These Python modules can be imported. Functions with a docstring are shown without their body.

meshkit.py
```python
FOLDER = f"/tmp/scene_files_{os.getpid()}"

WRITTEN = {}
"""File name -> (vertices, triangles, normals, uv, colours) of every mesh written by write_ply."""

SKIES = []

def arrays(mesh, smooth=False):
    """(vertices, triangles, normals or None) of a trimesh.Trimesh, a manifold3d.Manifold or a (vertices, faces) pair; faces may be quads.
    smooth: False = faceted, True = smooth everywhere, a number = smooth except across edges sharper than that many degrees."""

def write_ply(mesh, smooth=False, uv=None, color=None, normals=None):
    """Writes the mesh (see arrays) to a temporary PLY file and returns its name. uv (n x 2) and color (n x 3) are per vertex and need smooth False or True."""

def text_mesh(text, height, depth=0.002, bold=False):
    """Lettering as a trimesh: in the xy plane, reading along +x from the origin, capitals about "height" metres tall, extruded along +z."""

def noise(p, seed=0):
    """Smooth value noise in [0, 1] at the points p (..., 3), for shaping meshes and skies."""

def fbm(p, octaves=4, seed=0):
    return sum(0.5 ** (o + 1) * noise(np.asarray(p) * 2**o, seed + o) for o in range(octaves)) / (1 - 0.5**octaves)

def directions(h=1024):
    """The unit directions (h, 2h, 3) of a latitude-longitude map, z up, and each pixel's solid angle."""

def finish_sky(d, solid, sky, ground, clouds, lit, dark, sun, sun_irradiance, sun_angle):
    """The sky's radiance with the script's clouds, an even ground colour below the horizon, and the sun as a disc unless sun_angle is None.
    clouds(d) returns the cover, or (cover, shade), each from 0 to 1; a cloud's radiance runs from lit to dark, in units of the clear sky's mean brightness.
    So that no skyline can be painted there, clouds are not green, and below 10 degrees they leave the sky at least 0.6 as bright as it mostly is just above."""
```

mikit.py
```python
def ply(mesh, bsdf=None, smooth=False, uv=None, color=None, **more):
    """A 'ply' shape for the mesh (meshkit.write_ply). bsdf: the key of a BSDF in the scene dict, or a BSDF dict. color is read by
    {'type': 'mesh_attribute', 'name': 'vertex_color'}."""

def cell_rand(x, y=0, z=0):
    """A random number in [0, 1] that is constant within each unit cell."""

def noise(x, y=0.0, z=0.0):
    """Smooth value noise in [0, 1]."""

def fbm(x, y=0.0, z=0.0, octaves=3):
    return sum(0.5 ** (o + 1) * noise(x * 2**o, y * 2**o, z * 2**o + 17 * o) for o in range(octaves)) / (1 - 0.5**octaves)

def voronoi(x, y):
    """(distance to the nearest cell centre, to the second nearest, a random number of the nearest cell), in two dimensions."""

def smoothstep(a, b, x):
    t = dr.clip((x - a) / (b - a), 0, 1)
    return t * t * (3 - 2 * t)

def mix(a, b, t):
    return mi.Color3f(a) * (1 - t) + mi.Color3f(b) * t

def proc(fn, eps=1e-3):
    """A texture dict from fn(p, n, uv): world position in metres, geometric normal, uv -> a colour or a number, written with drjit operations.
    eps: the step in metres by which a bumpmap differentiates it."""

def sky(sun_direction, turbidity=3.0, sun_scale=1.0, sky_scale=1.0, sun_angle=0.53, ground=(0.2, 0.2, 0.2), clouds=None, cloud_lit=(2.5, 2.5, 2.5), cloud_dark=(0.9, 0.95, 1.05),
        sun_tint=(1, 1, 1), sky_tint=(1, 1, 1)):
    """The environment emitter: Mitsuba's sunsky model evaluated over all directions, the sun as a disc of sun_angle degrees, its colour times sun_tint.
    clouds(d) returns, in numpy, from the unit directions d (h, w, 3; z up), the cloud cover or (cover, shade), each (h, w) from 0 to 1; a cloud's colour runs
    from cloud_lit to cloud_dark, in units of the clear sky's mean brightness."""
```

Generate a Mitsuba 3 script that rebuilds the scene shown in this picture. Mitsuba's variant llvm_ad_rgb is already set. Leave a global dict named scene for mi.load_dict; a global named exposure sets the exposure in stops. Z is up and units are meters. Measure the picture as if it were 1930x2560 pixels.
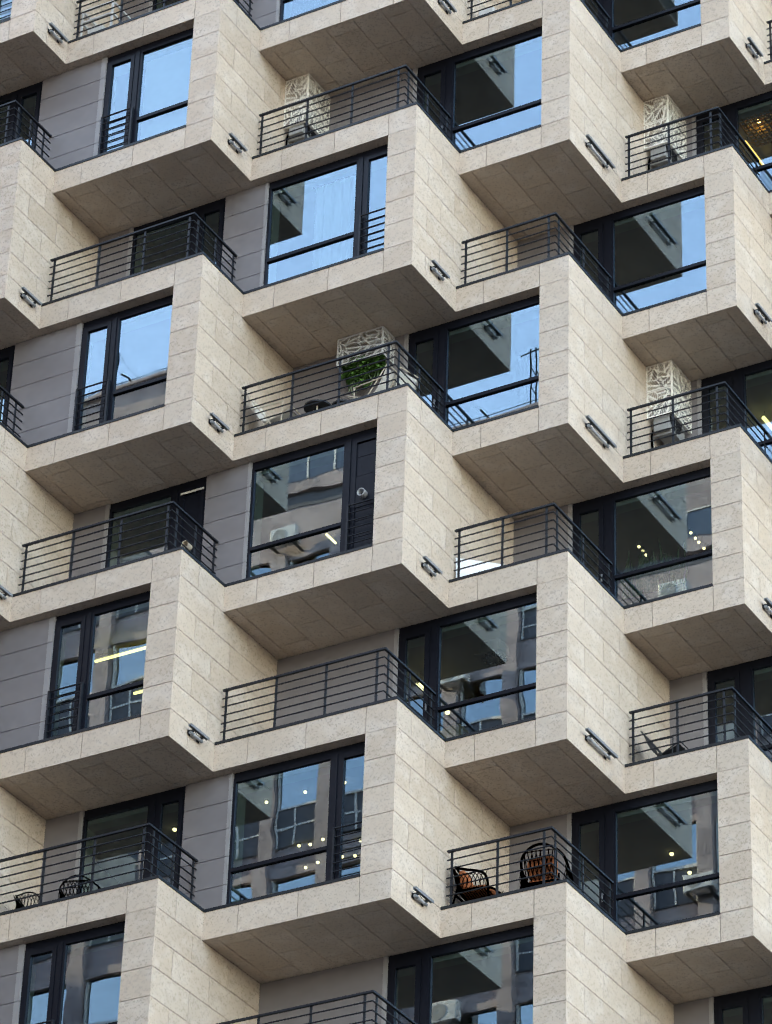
import math, random
import numpy as np
import trimesh
import shapely.geometry as sg
from shapely import affinity
from shapely.ops import unary_union
import mitsuba as mi
import drjit as dr
import mikit, meshkit
from mikit import proc, noise, fbm, smoothstep, mix, cell_rand

T = mi.ScalarTransform4f
scene = {'type': 'scene'}
labels = {}

# ------------------------------------------------------------------ camera, sky, exposure
CAM = np.array([35.11182, -44.54018, -47.08648])
RM = np.array([[0.8689398, 0.49398833, 0.03031776], [-0.24405723, 0.48098475, -0.84207467], [-0.43055743, 0.72431292, 0.53850821]])
FOC, PW, PH = 9057.317, 1930.0, 2560.0
scene['camera'] = {'type': 'perspective', 'fov': math.degrees(2 * math.atan(PW / 2 / FOC)), 'fov_axis': 'x', 'near_clip': 0.5, 'far_clip': 3000.0,
                   'to_world': T().look_at(origin=CAM.tolist(), target=(CAM + RM[2] * 50).tolist(), up=(-RM[1]).tolist())}
SUN = (-0.80, 0.12, 0.30)
scene['sky'] = mikit.sky(SUN, turbidity=2.8, sun_scale=0.6, sky_tint=(1.34, 1.03, 0.87), ground=(0.05, 0.05, 0.05))
exposure = 5.58
labels['sky'] = {'label': 'clear blue sky mirrored in the upper windows', 'category': 'sky', 'kind': 'structure'}

# ------------------------------------------------------------------ measured plan of the facade (metres)
H = 3.3                        # storey height; the underside of slab k lies at z = -H * k
ST = 0.552                     # slab edge height
XO = {-2: -7.4, -1: -3.7, 0: 0.0, 1: 3.701, 2: 7.433, 3: 9.858, 4: 12.273, 5: 15.97}      # right hand corner of each projecting bay
YF = {-1: -1.30, 0: 0.0, 1: 1.167, 2: 2.633, 3: 4.352, 4: 6.608, 5: 8.294, 6: 9.9}       # front of each bay
REC = 0.22
YG = {j: YF[j] + REC for j in YF}                                                       # glazing plane of each bay
PIER = 0.618
GROUND = -49.2
FLOORS = range(0, 8)
TH, GAP = 0.03, 0.0115          # cladding thickness and open joint

def zs(k): return -H * k
def is_block(j, k): return (j - k) % 2 == 0

def project(P):
    c = RM @ (np.asarray(P, float) - CAM)
    return PW / 2 + FOC * c[0] / c[2], PH / 2 + FOC * c[1] / c[2]
def in_frame(P, m=60):
    x, y = project(P)
    return -m < x < PW + m and -m < y < PH + m

# ------------------------------------------------------------------ materials
def stone_fn(o, tone, warm):
    ox, oy, oz = o
    def fn(p, n, uv):
        x, y, z = p.x + ox, p.y + oy, p.z + oz
        a = fbm(x * 3.1, y * 3.1, z * 3.1, 3)
        b = fbm(x * 23, y * 23, z * 18, 3)
        c = noise(x * 46, y * 46, z * 34)
        e = fbm(x * 46, y * 46, z * 34, 2)
        blot = smoothstep(0.46, 0.74, 0.6 * b + 0.4 * e) * (0.5 + 0.5 * a)
        light = mi.Color3f(0.480 * tone, 0.391 * tone * (2 - warm), 0.303 * tone * (2 - warm) ** 2)
        dark = mi.Color3f(0.285 * tone, 0.220 * tone, 0.170 * tone)
        pale = mi.Color3f(0.550 * tone, 0.471 * tone, 0.394 * tone)
        col = mix(light, pale, smoothstep(0.45, 0.75, a) * 0.55)
        col = mix(col, dark, blot * 0.70)
        return mix(col, dark, smoothstep(0.70, 0.9, c) * 0.22)
    return fn
NSTONE = 6
for i, (o, t, w) in enumerate([((0, 0, 0), 1.0, 1.0), ((13, 5, 2), 0.97, 1.01), ((3, 21, 8), 1.03, 1.0), ((31, 11, 4), 0.985, 0.99), ((7, 40, 15), 0.95, 1.012), ((17, 2, 33), 1.015, 1.0)]):
    scene['stone_%d' % i] = {'type': 'principled', 'base_color': proc(stone_fn(o, t, w)), 'roughness': 0.62, 'specular': 0.35}

def diffuse_mat(name, col, rough=0.6, spec=0.3, metallic=0.0, **kw):
    scene[name] = {'type': 'principled', 'base_color': {'type': 'rgb', 'value': list(col)}, 'roughness': rough, 'specular': spec, 'metallic': metallic, **kw}
def grain_mat(name, col, amount=0.15, scale=30.0, rough=0.5, spec=0.35, stretch=(1, 1, 1), metallic=0.0):
    c = tuple(col); s = tuple(scale * k for k in stretch)
    def fn(p, n, uv):
        g = 1 + amount * 2 * (fbm(p.x * s[0], p.y * s[1], p.z * s[2], 3) - 0.5)
        return mi.Color3f(c[0] * g, c[1] * g, c[2] * g)
    scene[name] = {'type': 'principled', 'base_color': proc(fn), 'roughness': rough, 'specular': spec, 'metallic': metallic}

grain_mat('panel_grey', (0.168, 0.151, 0.150), 0.07, 6, rough=0.45, spec=0.4)
grain_mat('panel_grey_light', (0.245, 0.23, 0.225), 0.06, 6, rough=0.42, spec=0.4)
grain_mat('frame_dark', (0.0045, 0.0055, 0.010), 0.15, 20, rough=0.4, spec=0.2)
grain_mat('rail_paint', (0.0095, 0.011, 0.015), 0.25, 25, rough=0.45, spec=0.3)
grain_mat('lamp_metal', (0.17, 0.18, 0.195), 0.2, 30, rough=0.35, spec=0.5)
diffuse_mat('lamp_black', (0.015, 0.016, 0.018), 0.4)
diffuse_mat('lamp_tube_glass', (0.34, 0.35, 0.37), 0.15, 0.6)
grain_mat('flashing', (0.009, 0.011, 0.014), 0.2, 12, rough=0.4)
grain_mat('joint', (0.05, 0.046, 0.04), 0.2, 9, rough=0.9, spec=0.1)
grain_mat('concrete', (0.24, 0.23, 0.21), 0.2, 4, rough=0.9, spec=0.1)
grain_mat('terrace_tile', (0.20, 0.185, 0.165), 0.15, 6, rough=0.7)
grain_mat('plaster', (0.46, 0.46, 0.45), 0.05, 5, rough=0.9, spec=0.1)
grain_mat('reveal_white', (0.52, 0.58, 0.52), 0.05, 5, rough=0.8, spec=0.1)
grain_mat('wood_floor', (0.22, 0.15, 0.09), 0.2, 6, rough=0.5)
scene['glass'] = {'type': 'thindielectric', 'int_ior': 2.22, 'ext_ior': 1.0,
                  'specular_reflectance': {'type': 'rgb', 'value': [0.66, 0.86, 1.0]}, 'specular_transmittance': {'type': 'rgb', 'value': [0.27, 0.33, 0.31]}}

# ------------------------------------------------------------------ helpers
CUBE = trimesh.creation.box((1, 1, 1))
UNIT = {'mesh': mikit.ply(CUBE)['filename']}
def unit_box(x0, x1, y0, y1, z0, z1, bsdf):
    return {'type': 'ply', 'filename': UNIT['mesh'], 'face_normals': True, 'bsdf': {'type': 'ref', 'id': bsdf},
            'to_world': T().translate([(x0 + x1) / 2, (y0 + y1) / 2, (z0 + z1) / 2]).scale([x1 - x0, y1 - y0, z1 - z0])}
def boxm(x0, x1, y0, y1, z0, z1):
    m = trimesh.creation.box((x1 - x0, y1 - y0, z1 - z0)); m.apply_translation(((x0 + x1) / 2, (y0 + y1) / 2, (z0 + z1) / 2)); return m
def cat(ms): return trimesh.util.concatenate(ms)
def numbered(base):
    if base not in USED: USED.add(base); return base
    n = 1
    while '%s_%03d' % (base, n) in USED: n += 1
    k = '%s_%03d' % (base, n); USED.add(k); return k
USED = set()
def put(parent, name, shape):
    k = numbered(parent + '__' + name if parent else name); scene[k] = shape; return k
def put_mesh(parent, name, mesh, bsdf, smooth=False, **kw): return put(parent, name, mikit.ply(mesh, bsdf, smooth=smooth, **kw))
def holder(parent, name): return numbered(parent + '__' + name if parent else name)
def thing(name, label, cat_, group=None):
    k = numbered(name); labels[k] = {'label': label, 'category': cat_}
    if group: labels[k]['group'] = group
    return k
def rod(a, b, r, sec=8):
    a, b = np.asarray(a, float), np.asarray(b, float)
    return trimesh.creation.cylinder(radius=r, segment=(a, b), sections=sec)
def tube(points, r, sec=8, closed=False):
    pts = np.asarray(points, float); n = len(pts)
    t = np.gradient(pts, axis=0) if not closed else np.roll(pts, -1, 0) - np.roll(pts, 1, 0)
    t /= np.linalg.norm(t, axis=1, keepdims=True) + 1e-12
    ref = np.array([0.31, 0.17, 0.93]); V, F = [], []
    for i in range(n):
        u = np.cross(t[i], ref); u /= np.linalg.norm(u) + 1e-12; v = np.cross(t[i], u)
        rr = r[i] if hasattr(r, '__len__') else r
        for s in range(sec):
            a = 2 * math.pi * s / sec; V.append(pts[i] + rr * (math.cos(a) * u + math.sin(a) * v))
    m = n if closed else n - 1
    for i in range(m):
        for s in range(sec):
            a, b = i * sec + s, i * sec + (s + 1) % sec; c, d = ((i + 1) % n) * sec + s, ((i + 1) % n) * sec + (s + 1) % sec
            F += [[a, c, b], [b, c, d]]
    if not closed:
        V += [pts[0], pts[-1]]
        for s in range(sec):
            F += [[len(V) - 2, s, (s + 1) % sec], [len(V) - 1, (n - 1) * sec + (s + 1) % sec, (n - 1) * sec + s]]
    return trimesh.Trimesh(np.array(V), np.array(F), process=False)
def spline(ctrl, n=24):
    from scipy.interpolate import CubicSpline
    c = np.asarray(ctrl, float); s = np.linspace(0, 1, len(c))
    return CubicSpline(s, c)(np.linspace(0, 1, n))
def rbox(x0, x1, y0, y1, z0, z1, r=0.02):
    """A box with rounded edges."""
    import manifold3d as m3
    pts = []
    s = trimesh.creation.icosphere(subdivisions=2, radius=r).vertices
    for x in (x0 + r, x1 - r):
        for y in (y0 + r, y1 - r):
            for z in (z0 + r, z1 - r): pts.append(s + [x, y, z])
    return trimesh.convex.convex_hull(np.vstack(pts))

RNG = random.Random(5)
BLD = 'apartment_building'
labels[BLD] = {'label': 'beige stone apartment building with staggered projecting bays, open balconies and dark framed windows', 'category': 'building'}
USED.add(BLD)
POOL = {}       # kind of panel -> list of (visible size, holder, shape, box)
def panel(kind, hold, x0, x1, y0, y1, z0, z1, mats=None):
    if x1 - x0 < 0.01 or y1 - y0 < 0.004 or z1 - z0 < 0.01: return
    mats = mats or ['stone_%d' % i for i in range(NSTONE)]
    m = mats[RNG.randrange(len(mats))]
    c = ((x0 + x1) / 2, (y0 + y1) / 2, (z0 + z1) / 2)
    cs = [project((x, y, z)) for x in (x0, x1) for y in (y0, y1) for z in (z0, z1)]
    xs = [min(max(p[0], 0), PW) for p in cs]; ys = [min(max(p[1], 0), PH) for p in cs]
    POOL.setdefault(kind, []).append(((max(xs) - min(xs)) * (max(ys) - min(ys)), hold, (x0, x1, y0, y1, z0, z1), m))
def flush_panels():
    for kind, lst in POOL.items():
        lst.sort(key=lambda e: -e[0])
        keep = [e for e in lst[:300] if e[0] > 60]
        rest = [e for e in lst if e not in keep[:0]][len(keep):]
        for _, hold, b, m in keep: put(hold, kind, unit_box(*b, m))
        if rest:
            by = {}
            k = put_mesh(BLD, kind, cat([boxm(*e[2]) for e in rest]), rest[0][3])
            labels[k] = {'kind': 'stuff'}

# ------------------------------------------------------------------ the building: slabs, edges, soffits
def outline(inset=0.0, back=18.0, jmin=-1, jmax=5):
    pts = []
    for j in range(jmin, jmax + 1):
        x0 = XO[j - 1] - (inset if j > jmin else 0); x1 = XO[j] - inset
        pts += [(x0, YF[j] + inset), (x1, YF[j] + inset)]
    return [(XO[jmin - 1], back)] + pts + [(XO[jmax] - inset, back)]
def extrude(poly, z0, z1):
    m = trimesh.creation.extrude_polygon(sg.Polygon(poly), z1 - z0, engine='earcut'); m.apply_translation((0, 0, z0)); return m

FJ = {1: (0.65, 1.86), 2: (0.70, 1.90), 3: (0.60,), 4: (0.57,), 0: (0.65, 1.86), -1: (0.65, 1.86), 5: (0.65, 1.86)}
FJ[3] = (0.60, 1.80 - 0.0); FJ[4] = (0.57, 1.79)
g = GAP / 2
for k in range(-1, 8):
    z = zs(k)
    core = holder(BLD, 'floor_slab')
    scene[core] = mikit.ply(extrude(outline(TH), z + TH + 0.01, z + ST - 0.03), 'joint')
    # stone facing of the slab edge, bay by bay
    eh = holder(BLD, 'slab_edge')
    for j in range(-1, 6):
        xi, xo, yf = XO[j - 1], XO[j], YF[j]
        xs = [xi] + [xi + d for d in FJ[j] if d < xo - xi - PIER - 0.05] + [xo - PIER, xo]
        for a, b in zip(xs[:-1], xs[1:]):
            panel('fascia_panel', eh, a + (g if a > xi else 0.0), b - (g if b < xo else 0.0), yf, yf + TH, z, z + ST - g)
    # soffit panels: rows run front to back, joints staggered
    sh = holder(BLD, 'soffit')
    for j in range(-1, 6):
        xi, xo, yf = XO[j - 1], XO[j], YF[j]
        if is_block(j, k + 1): yb = YG[j]                    # only the strip above a window
        else: yb = YG[j + 1]
        e = 0.25 + 0.012
        xs = [xi]
        x = xi + e
        while x < xo - 0.05: xs.append(x); x += 0.632
        xs.append(xo)
        for i, (a, b) in enumerate(zip(xs[:-1], xs[1:])):
            a2 = max(a, xi); b2 = min(b, xo - (PIER if is_block(j, k + 1) else 0.0))
            if b2 - a2 < 0.03: continue
            ys = [yf + TH]
            y = yf + (0.33 if i % 2 else 1.03)
            while y < yb - 0.08: ys.append(y); y += 1.2
            ys.append(yb + 0.02)
            for c, d in zip(ys[:-1], ys[1:]):
                panel('soffit_panel', sh, a2 + (g if a2 > xi else 0), b2 - (g if b2 < xo else 0), c + g, d - g, z, z + TH)

# metal flashing along each slab edge, terrace tiling above
for k in range(-1, 8):
    z = zs(k) + ST
    for j in range(-1, 6):
        xi, xo, yf = XO[j - 1], XO[j], YF[j]
        if is_block(j, k):
            ms = [boxm(xi - 0.012, xo - PIER - 0.004, yf - 0.014, yf + 0.06, z - 0.022, z + 0.034), boxm(xi - 0.012, xo - PIER - 0.004, yf + 0.055, YG[j] + 0.02, z - 0.02, z + 0.02)]
        else:
            ms = [boxm(xi + 0.002, xo + 0.014, yf - 0.014, yf + 0.06, z - 0.022, z + 0.034), boxm(xo - 0.06, xo + 0.014, yf + 0.059, YF[j + 1] - 0.016, z - 0.0215, z + 0.0335)]
            put_mesh(BLD, 'terrace_paving', boxm(XO[j - 1] + 0.01, XO[j] - 0.07, YF[j] + 0.07, YG[j + 1], z - 0.028, z + 0.012), 'terrace_tile')
        put_mesh(BLD, 'edge_flashing', cat(ms), 'flashing')

# ------------------------------------------------------------------ stone walls and piers of the projecting bays
WJ = {-1: (0.95, 0.47), 0: (0.95, 0.45), 1: (1.17, 0.60), 2: (1.05, 0.52), 3: (1.40, 0.66), 4: (1.40, 0.70), 5: (1.4, 0.7)}
for k in FLOORS:
    for j in range(-1, 6):
        if not is_block(j, k): continue
        xi, xo, yf, z = XO[j - 1], XO[j], YF[j], zs(k)
        yn, yg1 = YF[j + 1], YG[min(j + 2, 6)]
        # structural wall behind the facing (pier, then party wall between two flats)
        put_mesh(BLD, 'party_wall', cat([boxm(xo - PIER + 0.002, xo - TH - 0.002, yf + TH + 0.002, YG[j] + 0.16, z + ST, z + H),
                                        boxm(xo - 0.30, xo - TH - 0.002, YG[j] + 0.16, yg1 + 0.0, z + ST, z + H),
                                        boxm(xo - 0.30, xo - 0.1, yg1, yg1 + 9.0, z + ST, z + H)]), 'joint')
        ph = holder(BLD, 'pier'); wh = holder(BLD, 'side_wall')
        for c in range(1, 6):
            z0, z1 = z + 0.55 * c + (ST - 0.55 if c == 1 else 0), z + 0.55 * (c + 1)
            panel('pier_panel', ph, xo - PIER, xo, yf, yf + TH, z0 + g, z1 - g)
        panel('pier_panel', ph, xo - PIER, xo - PIER + 0.02, yf + TH + 0.001, YG[j] - 0.005, z + ST, z + H - g)
        L, off = WJ[j]
        for c in range(0, 7):
            z0, z1 = z + 0.55 * c, z + 0.55 * (c + 1)
            yend = yg1 if 1 <= c <= 5 else yn - 0.001
            st = yf + (off if c % 2 == 0 else L) if j < 3 else yf + (off if c % 2 else L)
            ys = [yf + TH]
            y = st
            while y < yend - 0.15:
                if y > yf + 0.1: ys.append(y)
                y += L
            ys.append(yend)
            for a, b in zip(ys[:-1], ys[1:]):
                zb = z0 + g if c else z0
                panel('wall_panel', wh, xo - TH, xo, a + (g if a > yf + TH else 0), b - (g if b < yend else 0), zb, z1 - g)

# ------------------------------------------------------------------ windows, doors, grey cladding
def pane_mesh(x0, x1, z0, z1, y, seed, amp=1.0):
    nx, nz = max(6, int((x1 - x0) / 0.05)), max(6, int((z1 - z0) / 0.05))
    X, Z = np.meshgrid(np.linspace(x0, x1, nx + 1), np.linspace(z0, z1, nz + 1), indexing='ij')
    P = np.stack([X * 1.0, Z * 1.5, np.full_like(X, seed * 7.3)], -1)
    P2 = np.stack([X * 2.6, Z * 3.2, np.full_like(X, seed * 3.1)], -1)
    dy = amp * (0.0012 * (meshkit.noise(P, seed) - 0.5) + 0.00026 * (meshkit.noise(P2, seed + 3) - 0.5))
    V = np.stack([X, y + dy, Z], -1).reshape(-1, 3)
    i = np.arange(nx)[:, None] * (nz + 1) + np.arange(nz)[None, :]
    q = np.stack([i, i + nz + 1, i + nz + 2, i + 1], -1).reshape(-1, 4)
    F = np.vstack([q[:, [0, 1, 2]], q[:, [0, 2, 3]]])
    return trimesh.Trimesh(V, F, process=False)
SEED = [1]
def add_pane(hold, x0, x1, z0, z1, y, amp=1.0):
    SEED[0] += 1
    return put_mesh(hold, 'pane', pane_mesh(x0, x1, z0, z1, y, SEED[0], amp), 'glass', smooth=True)
FD = 0.075                      # frame depth
def ring(x0, x1, z0, z1, w, y, d=FD):
    return [boxm(x0, x0 + w, y, y + d, z0, z1), boxm(x1 - w, x1, y, y + d, z0, z1), boxm(x0 + w, x1 - w, y, y + d, z0, z0 + w), boxm(x0 + w, x1 - w, y, y + d, z1 - w, z1)]
ZT, ZB = 3.17, 0.575            # top and bottom of the openings above the slab underside
def fixed_light(hold, x0, x1, y, z, transom=None, wl=0.05, wr=0.05, glass=True):
    """A fixed light in its frame; the pane is split by a transom."""
    fr = [boxm(x0, x0 + wl, y, y + FD, z + ZB, z + ZT), boxm(x1 - wr, x1, y, y + FD, z + ZB, z + ZT), boxm(x0 + wl, x1 - wr, y, y + FD, z + ZT - 0.06, z + ZT), boxm(x0 + wl, x1 - wr, y, y + FD, z + ZB, z + ZB + 0.06)]
    put_mesh(hold, 'frame', cat(fr), 'frame_dark')
    if transom:
        put_mesh(hold, 'transom', boxm(x0 + wl, x1 - wr, y - 0.012, y + FD, z + transom - 0.035, z + transom + 0.035), 'frame_dark')
        add_pane(hold, x0 + wl, x1 - wr, z + transom + 0.035, z + ZT - 0.06, y + 0.035)
        add_pane(hold, x0 + wl, x1 - wr, z + ZB + 0.06, z + transom - 0.035, y + 0.035)
    else:
        add_pane(hold, x0 + wl, x1 - wr, z + ZB + 0.06, z + ZT - 0.06, y + 0.035)
def sash_light(hold, x0, x1, y, z, w=0.09, glass=True, handle=None):
    """An opening sash (door or narrow casement) in its frame."""
    put_mesh(hold, 'frame', cat(ring(x0, x1, z + ZB, z + ZT, 0.045, y)), 'frame_dark')
    put_mesh(hold, 'sash', cat(ring(x0 + 0.048, x1 - 0.048, z + ZB + 0.048, z + ZT - 0.048, w, y - 0.014, 0.07)), 'frame_dark')
    if glass: add_pane(hold, x0 + 0.048 + w, x1 - 0.048 - w, z + ZB + 0.048 + w, z + ZT - 0.048 - w, y + 0.03)
    if handle is not None:
        put_mesh(hold, 'handle', cat([boxm(handle - 0.012, handle + 0.012, y - 0.05, y - 0.015, z + 1.5, z + 1.53), boxm(handle - 0.012, handle + 0.012, y - 0.06, y - 0.045, z + 1.36, z + 1.53)]), 'lamp_metal')
def mullion(hold, x0, x1, y, z): put_mesh(hold, 'mullion', boxm(x0, x1, y - 0.02, y + FD + 0.02, z + ZB, z + ZT), 'frame_dark')
def cladding(x0, x1, y, z, joints, trim_r=0.0, trim_l=0.0):
    ch = holder(BLD, 'grey_cladding')
    zsj = [z + ST + 0.006] + [z + q for q in joints] + [z + H - 0.004]
    for a, b in zip(zsj[:-1], zsj[1:]):
        panel('cladding_panel', ch, x0, x1 - trim_r - (g if trim_r else 0), y - 0.025, y + 0.0, a + g, b - g, ['panel_grey'])
        if trim_r:
            panel('cladding_panel', ch, x1 - trim_r, x1 - 0.004, y - 0.03, y + 0.05, a + g, b - g, ['panel_grey_light'])
    put_mesh(ch, 'backing', boxm(x0, x1, y + 0.002, y + 0.14, z + ST, z + H), 'joint')
JB = (1.10,)
JF = (1.10, 1.65, 2.20, 2.75)
def head(x0, x1, y, z): 
    """Dark filler between the frame head and the soffit."""
    put_mesh(BLD, 'head_trim', boxm(x0, x1, y + 0.012, y + FD, z + ZT + 0.001, z + H - 0.002), 'frame_dark')
def window_railing(x0, x1, y, z):
    rh = holder(BLD, 'window_railing')
    for h in (1.66, 1.49, 1.32, 1.155, 0.99, 0.825, 0.665):
        put_mesh(rh, 'rail', rod((x0, y - 0.075, z + h), (x1, y - 0.075, z + h), 0.017 if h > 1.6 else 0.0125), 'rail_paint', smooth=40)
    put_mesh(rh, 'post', boxm(x0 - 0.02, x0 + 0.02, y - 0.085, y - 0.025, z + 0.60, z + 1.68), 'rail_paint')
    put_mesh(rh, 'post', boxm(x1 - 0.02, x1 + 0.02, y - 0.085, y - 0.025, z + 0.60, z + 1.68), 'rail_paint')

# one unit = open balcony of bay j-1 and glazed front of bay j, all in one glazing plane
def unit(j, k):
    z, y = zs(k), YG[j]
    xl, xm, xr = XO[j - 2], XO[j - 1], XO[j] - PIER
    if not any(in_frame((x, y, zz), 200) for x in (xl, (xl + xm) / 2, xm, xr) for zz in (z + ST, z + H)):
        put_mesh(BLD, 'glazed_wall', boxm(xl, xr, y, y + 0.1, z + ST, z + H), 'frame_dark'); return
    if j in (0, 1, 2):
        cladding(xl, xl + 0.735, y, z, JB); 
        trim = xl + 0.82
        panel_trim(xl + 0.735, trim, y, z, JB)
        h = holder(BLD, 'balcony_window'); fixed_light(h, trim, xl + 2.26, y, z); mullion(h, xl + 2.26, xl + 2.37, y, z)
        d = holder(BLD, 'balcony_door'); sash_light(d, xl + 2.37, xl + 3.01, y, z, 0.085, handle=xl + 2.44)
        head(trim, xl + 3.01, y, z)
        if j == 1:
            cladding(xl + 3.01, xm + 0.755, y, z, JF); panel_trim(xm + 0.755, xm + 0.875, y, z, JF)
            w = holder(BLD, 'window'); sash_light(w, xm + 0.88, xm + 1.60, y, z, 0.085); mullion(w, xm + 1.60, xm + 1.68, y, z)
            fixed_light(w, xm + 1.68, xr - 0.002, y, z, 1.385); head(xm + 0.88, xr, y, z)
            window_railing(xm + 0.93, xm + 1.64, y, z)
        else:
            cladding(xl + 3.01, xm + 0.225, y, z, JF); panel_trim(xm + 0.225, xm + 0.30, y, z, JF)
            w = holder(BLD, 'window'); fixed_light(w, xm + 0.305, xm + 2.345, y, z, 1.365); mullion(w, xm + 2.345, xm + 2.45, y, z)
            sash_light(w, xm + 2.45, xr - 0.002, y, z, 0.075, glass=not (j == 2 and k == 4)); head(xm + 0.305, xr, y, z)
            window_railing(xm + 2.47, xr - 0.03, y, z)
    else:
        a = {3: 2.50, 4: 1.16, 5: 0.68}[j]
        cladding(xl, xl + a, y, z, JB); panel_trim(xl + a, xl + a + 0.085, y, z, JB)
        x0 = xl + a + 0.09
        d = holder(BLD, 'balcony_door'); sash_light(d, x0, x0 + 0.70, y, z, 0.10, handle=x0 + 0.63); 
        x1 = {3: 7.02, 4: 9.40, 5: 11.40}[j]; x2 = {3: 7.11, 4: 9.53, 5: 11.51}[j]
        w = holder(BLD, 'window')
        mullion(w, x0 + 0.70, x2, y, z)
        fixed_light(w, x2, xr - 0.002, y, z, 1.385 if j == 3 else 1.42, 0.03, 0.04)
        head(x0, xr, y, z)
    interior(j, k)
def panel_trim(x0, x1, y, z, joints):
    ch = holder(BLD, 'grey_cladding')
    zsj = [z + ST + 0.006] + [z + q for q in joints] + [z + H - 0.004]
    for a, b in zip(zsj[:-1], zsj[1:]):
        panel('cladding_panel', ch, x0 + g, x1, y - 0.032, y + 0.05, a + g, b - g, ['panel_grey_light'])
def interior(j, k):
    z, y = zs(k), YG[j]
    xl, xr = XO[j - 2], XO[j]
    put_mesh(BLD, 'room_wall', boxm(xl + 0.0, xr - 0.31, y + 6.0, y + 6.2, z + ST, z + H), 'plaster')
    put_mesh(BLD, 'room_floor', boxm(xl - 0.09, xr - 0.31, y + 0.15, y + 6.0, z + ST - 0.025, z + ST + 0.01), 'wood_floor')
    put_mesh(BLD, 'room_ceiling', boxm(xl - 0.09, xr - 0.31, y + 0.34, y + 6.0, z + H - 0.06, z + H + 0.03), 'plaster')
    put_mesh(BLD, 'window_lintel', boxm(xl - 0.09, xr - 0.31, y + 0.09, y + 0.34, z + H - 0.27, z + H + 0.03), 'reveal_white')
for k in FLOORS:
    for j in range(0, 6):
        if is_block(j, k): unit(j, k)

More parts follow.
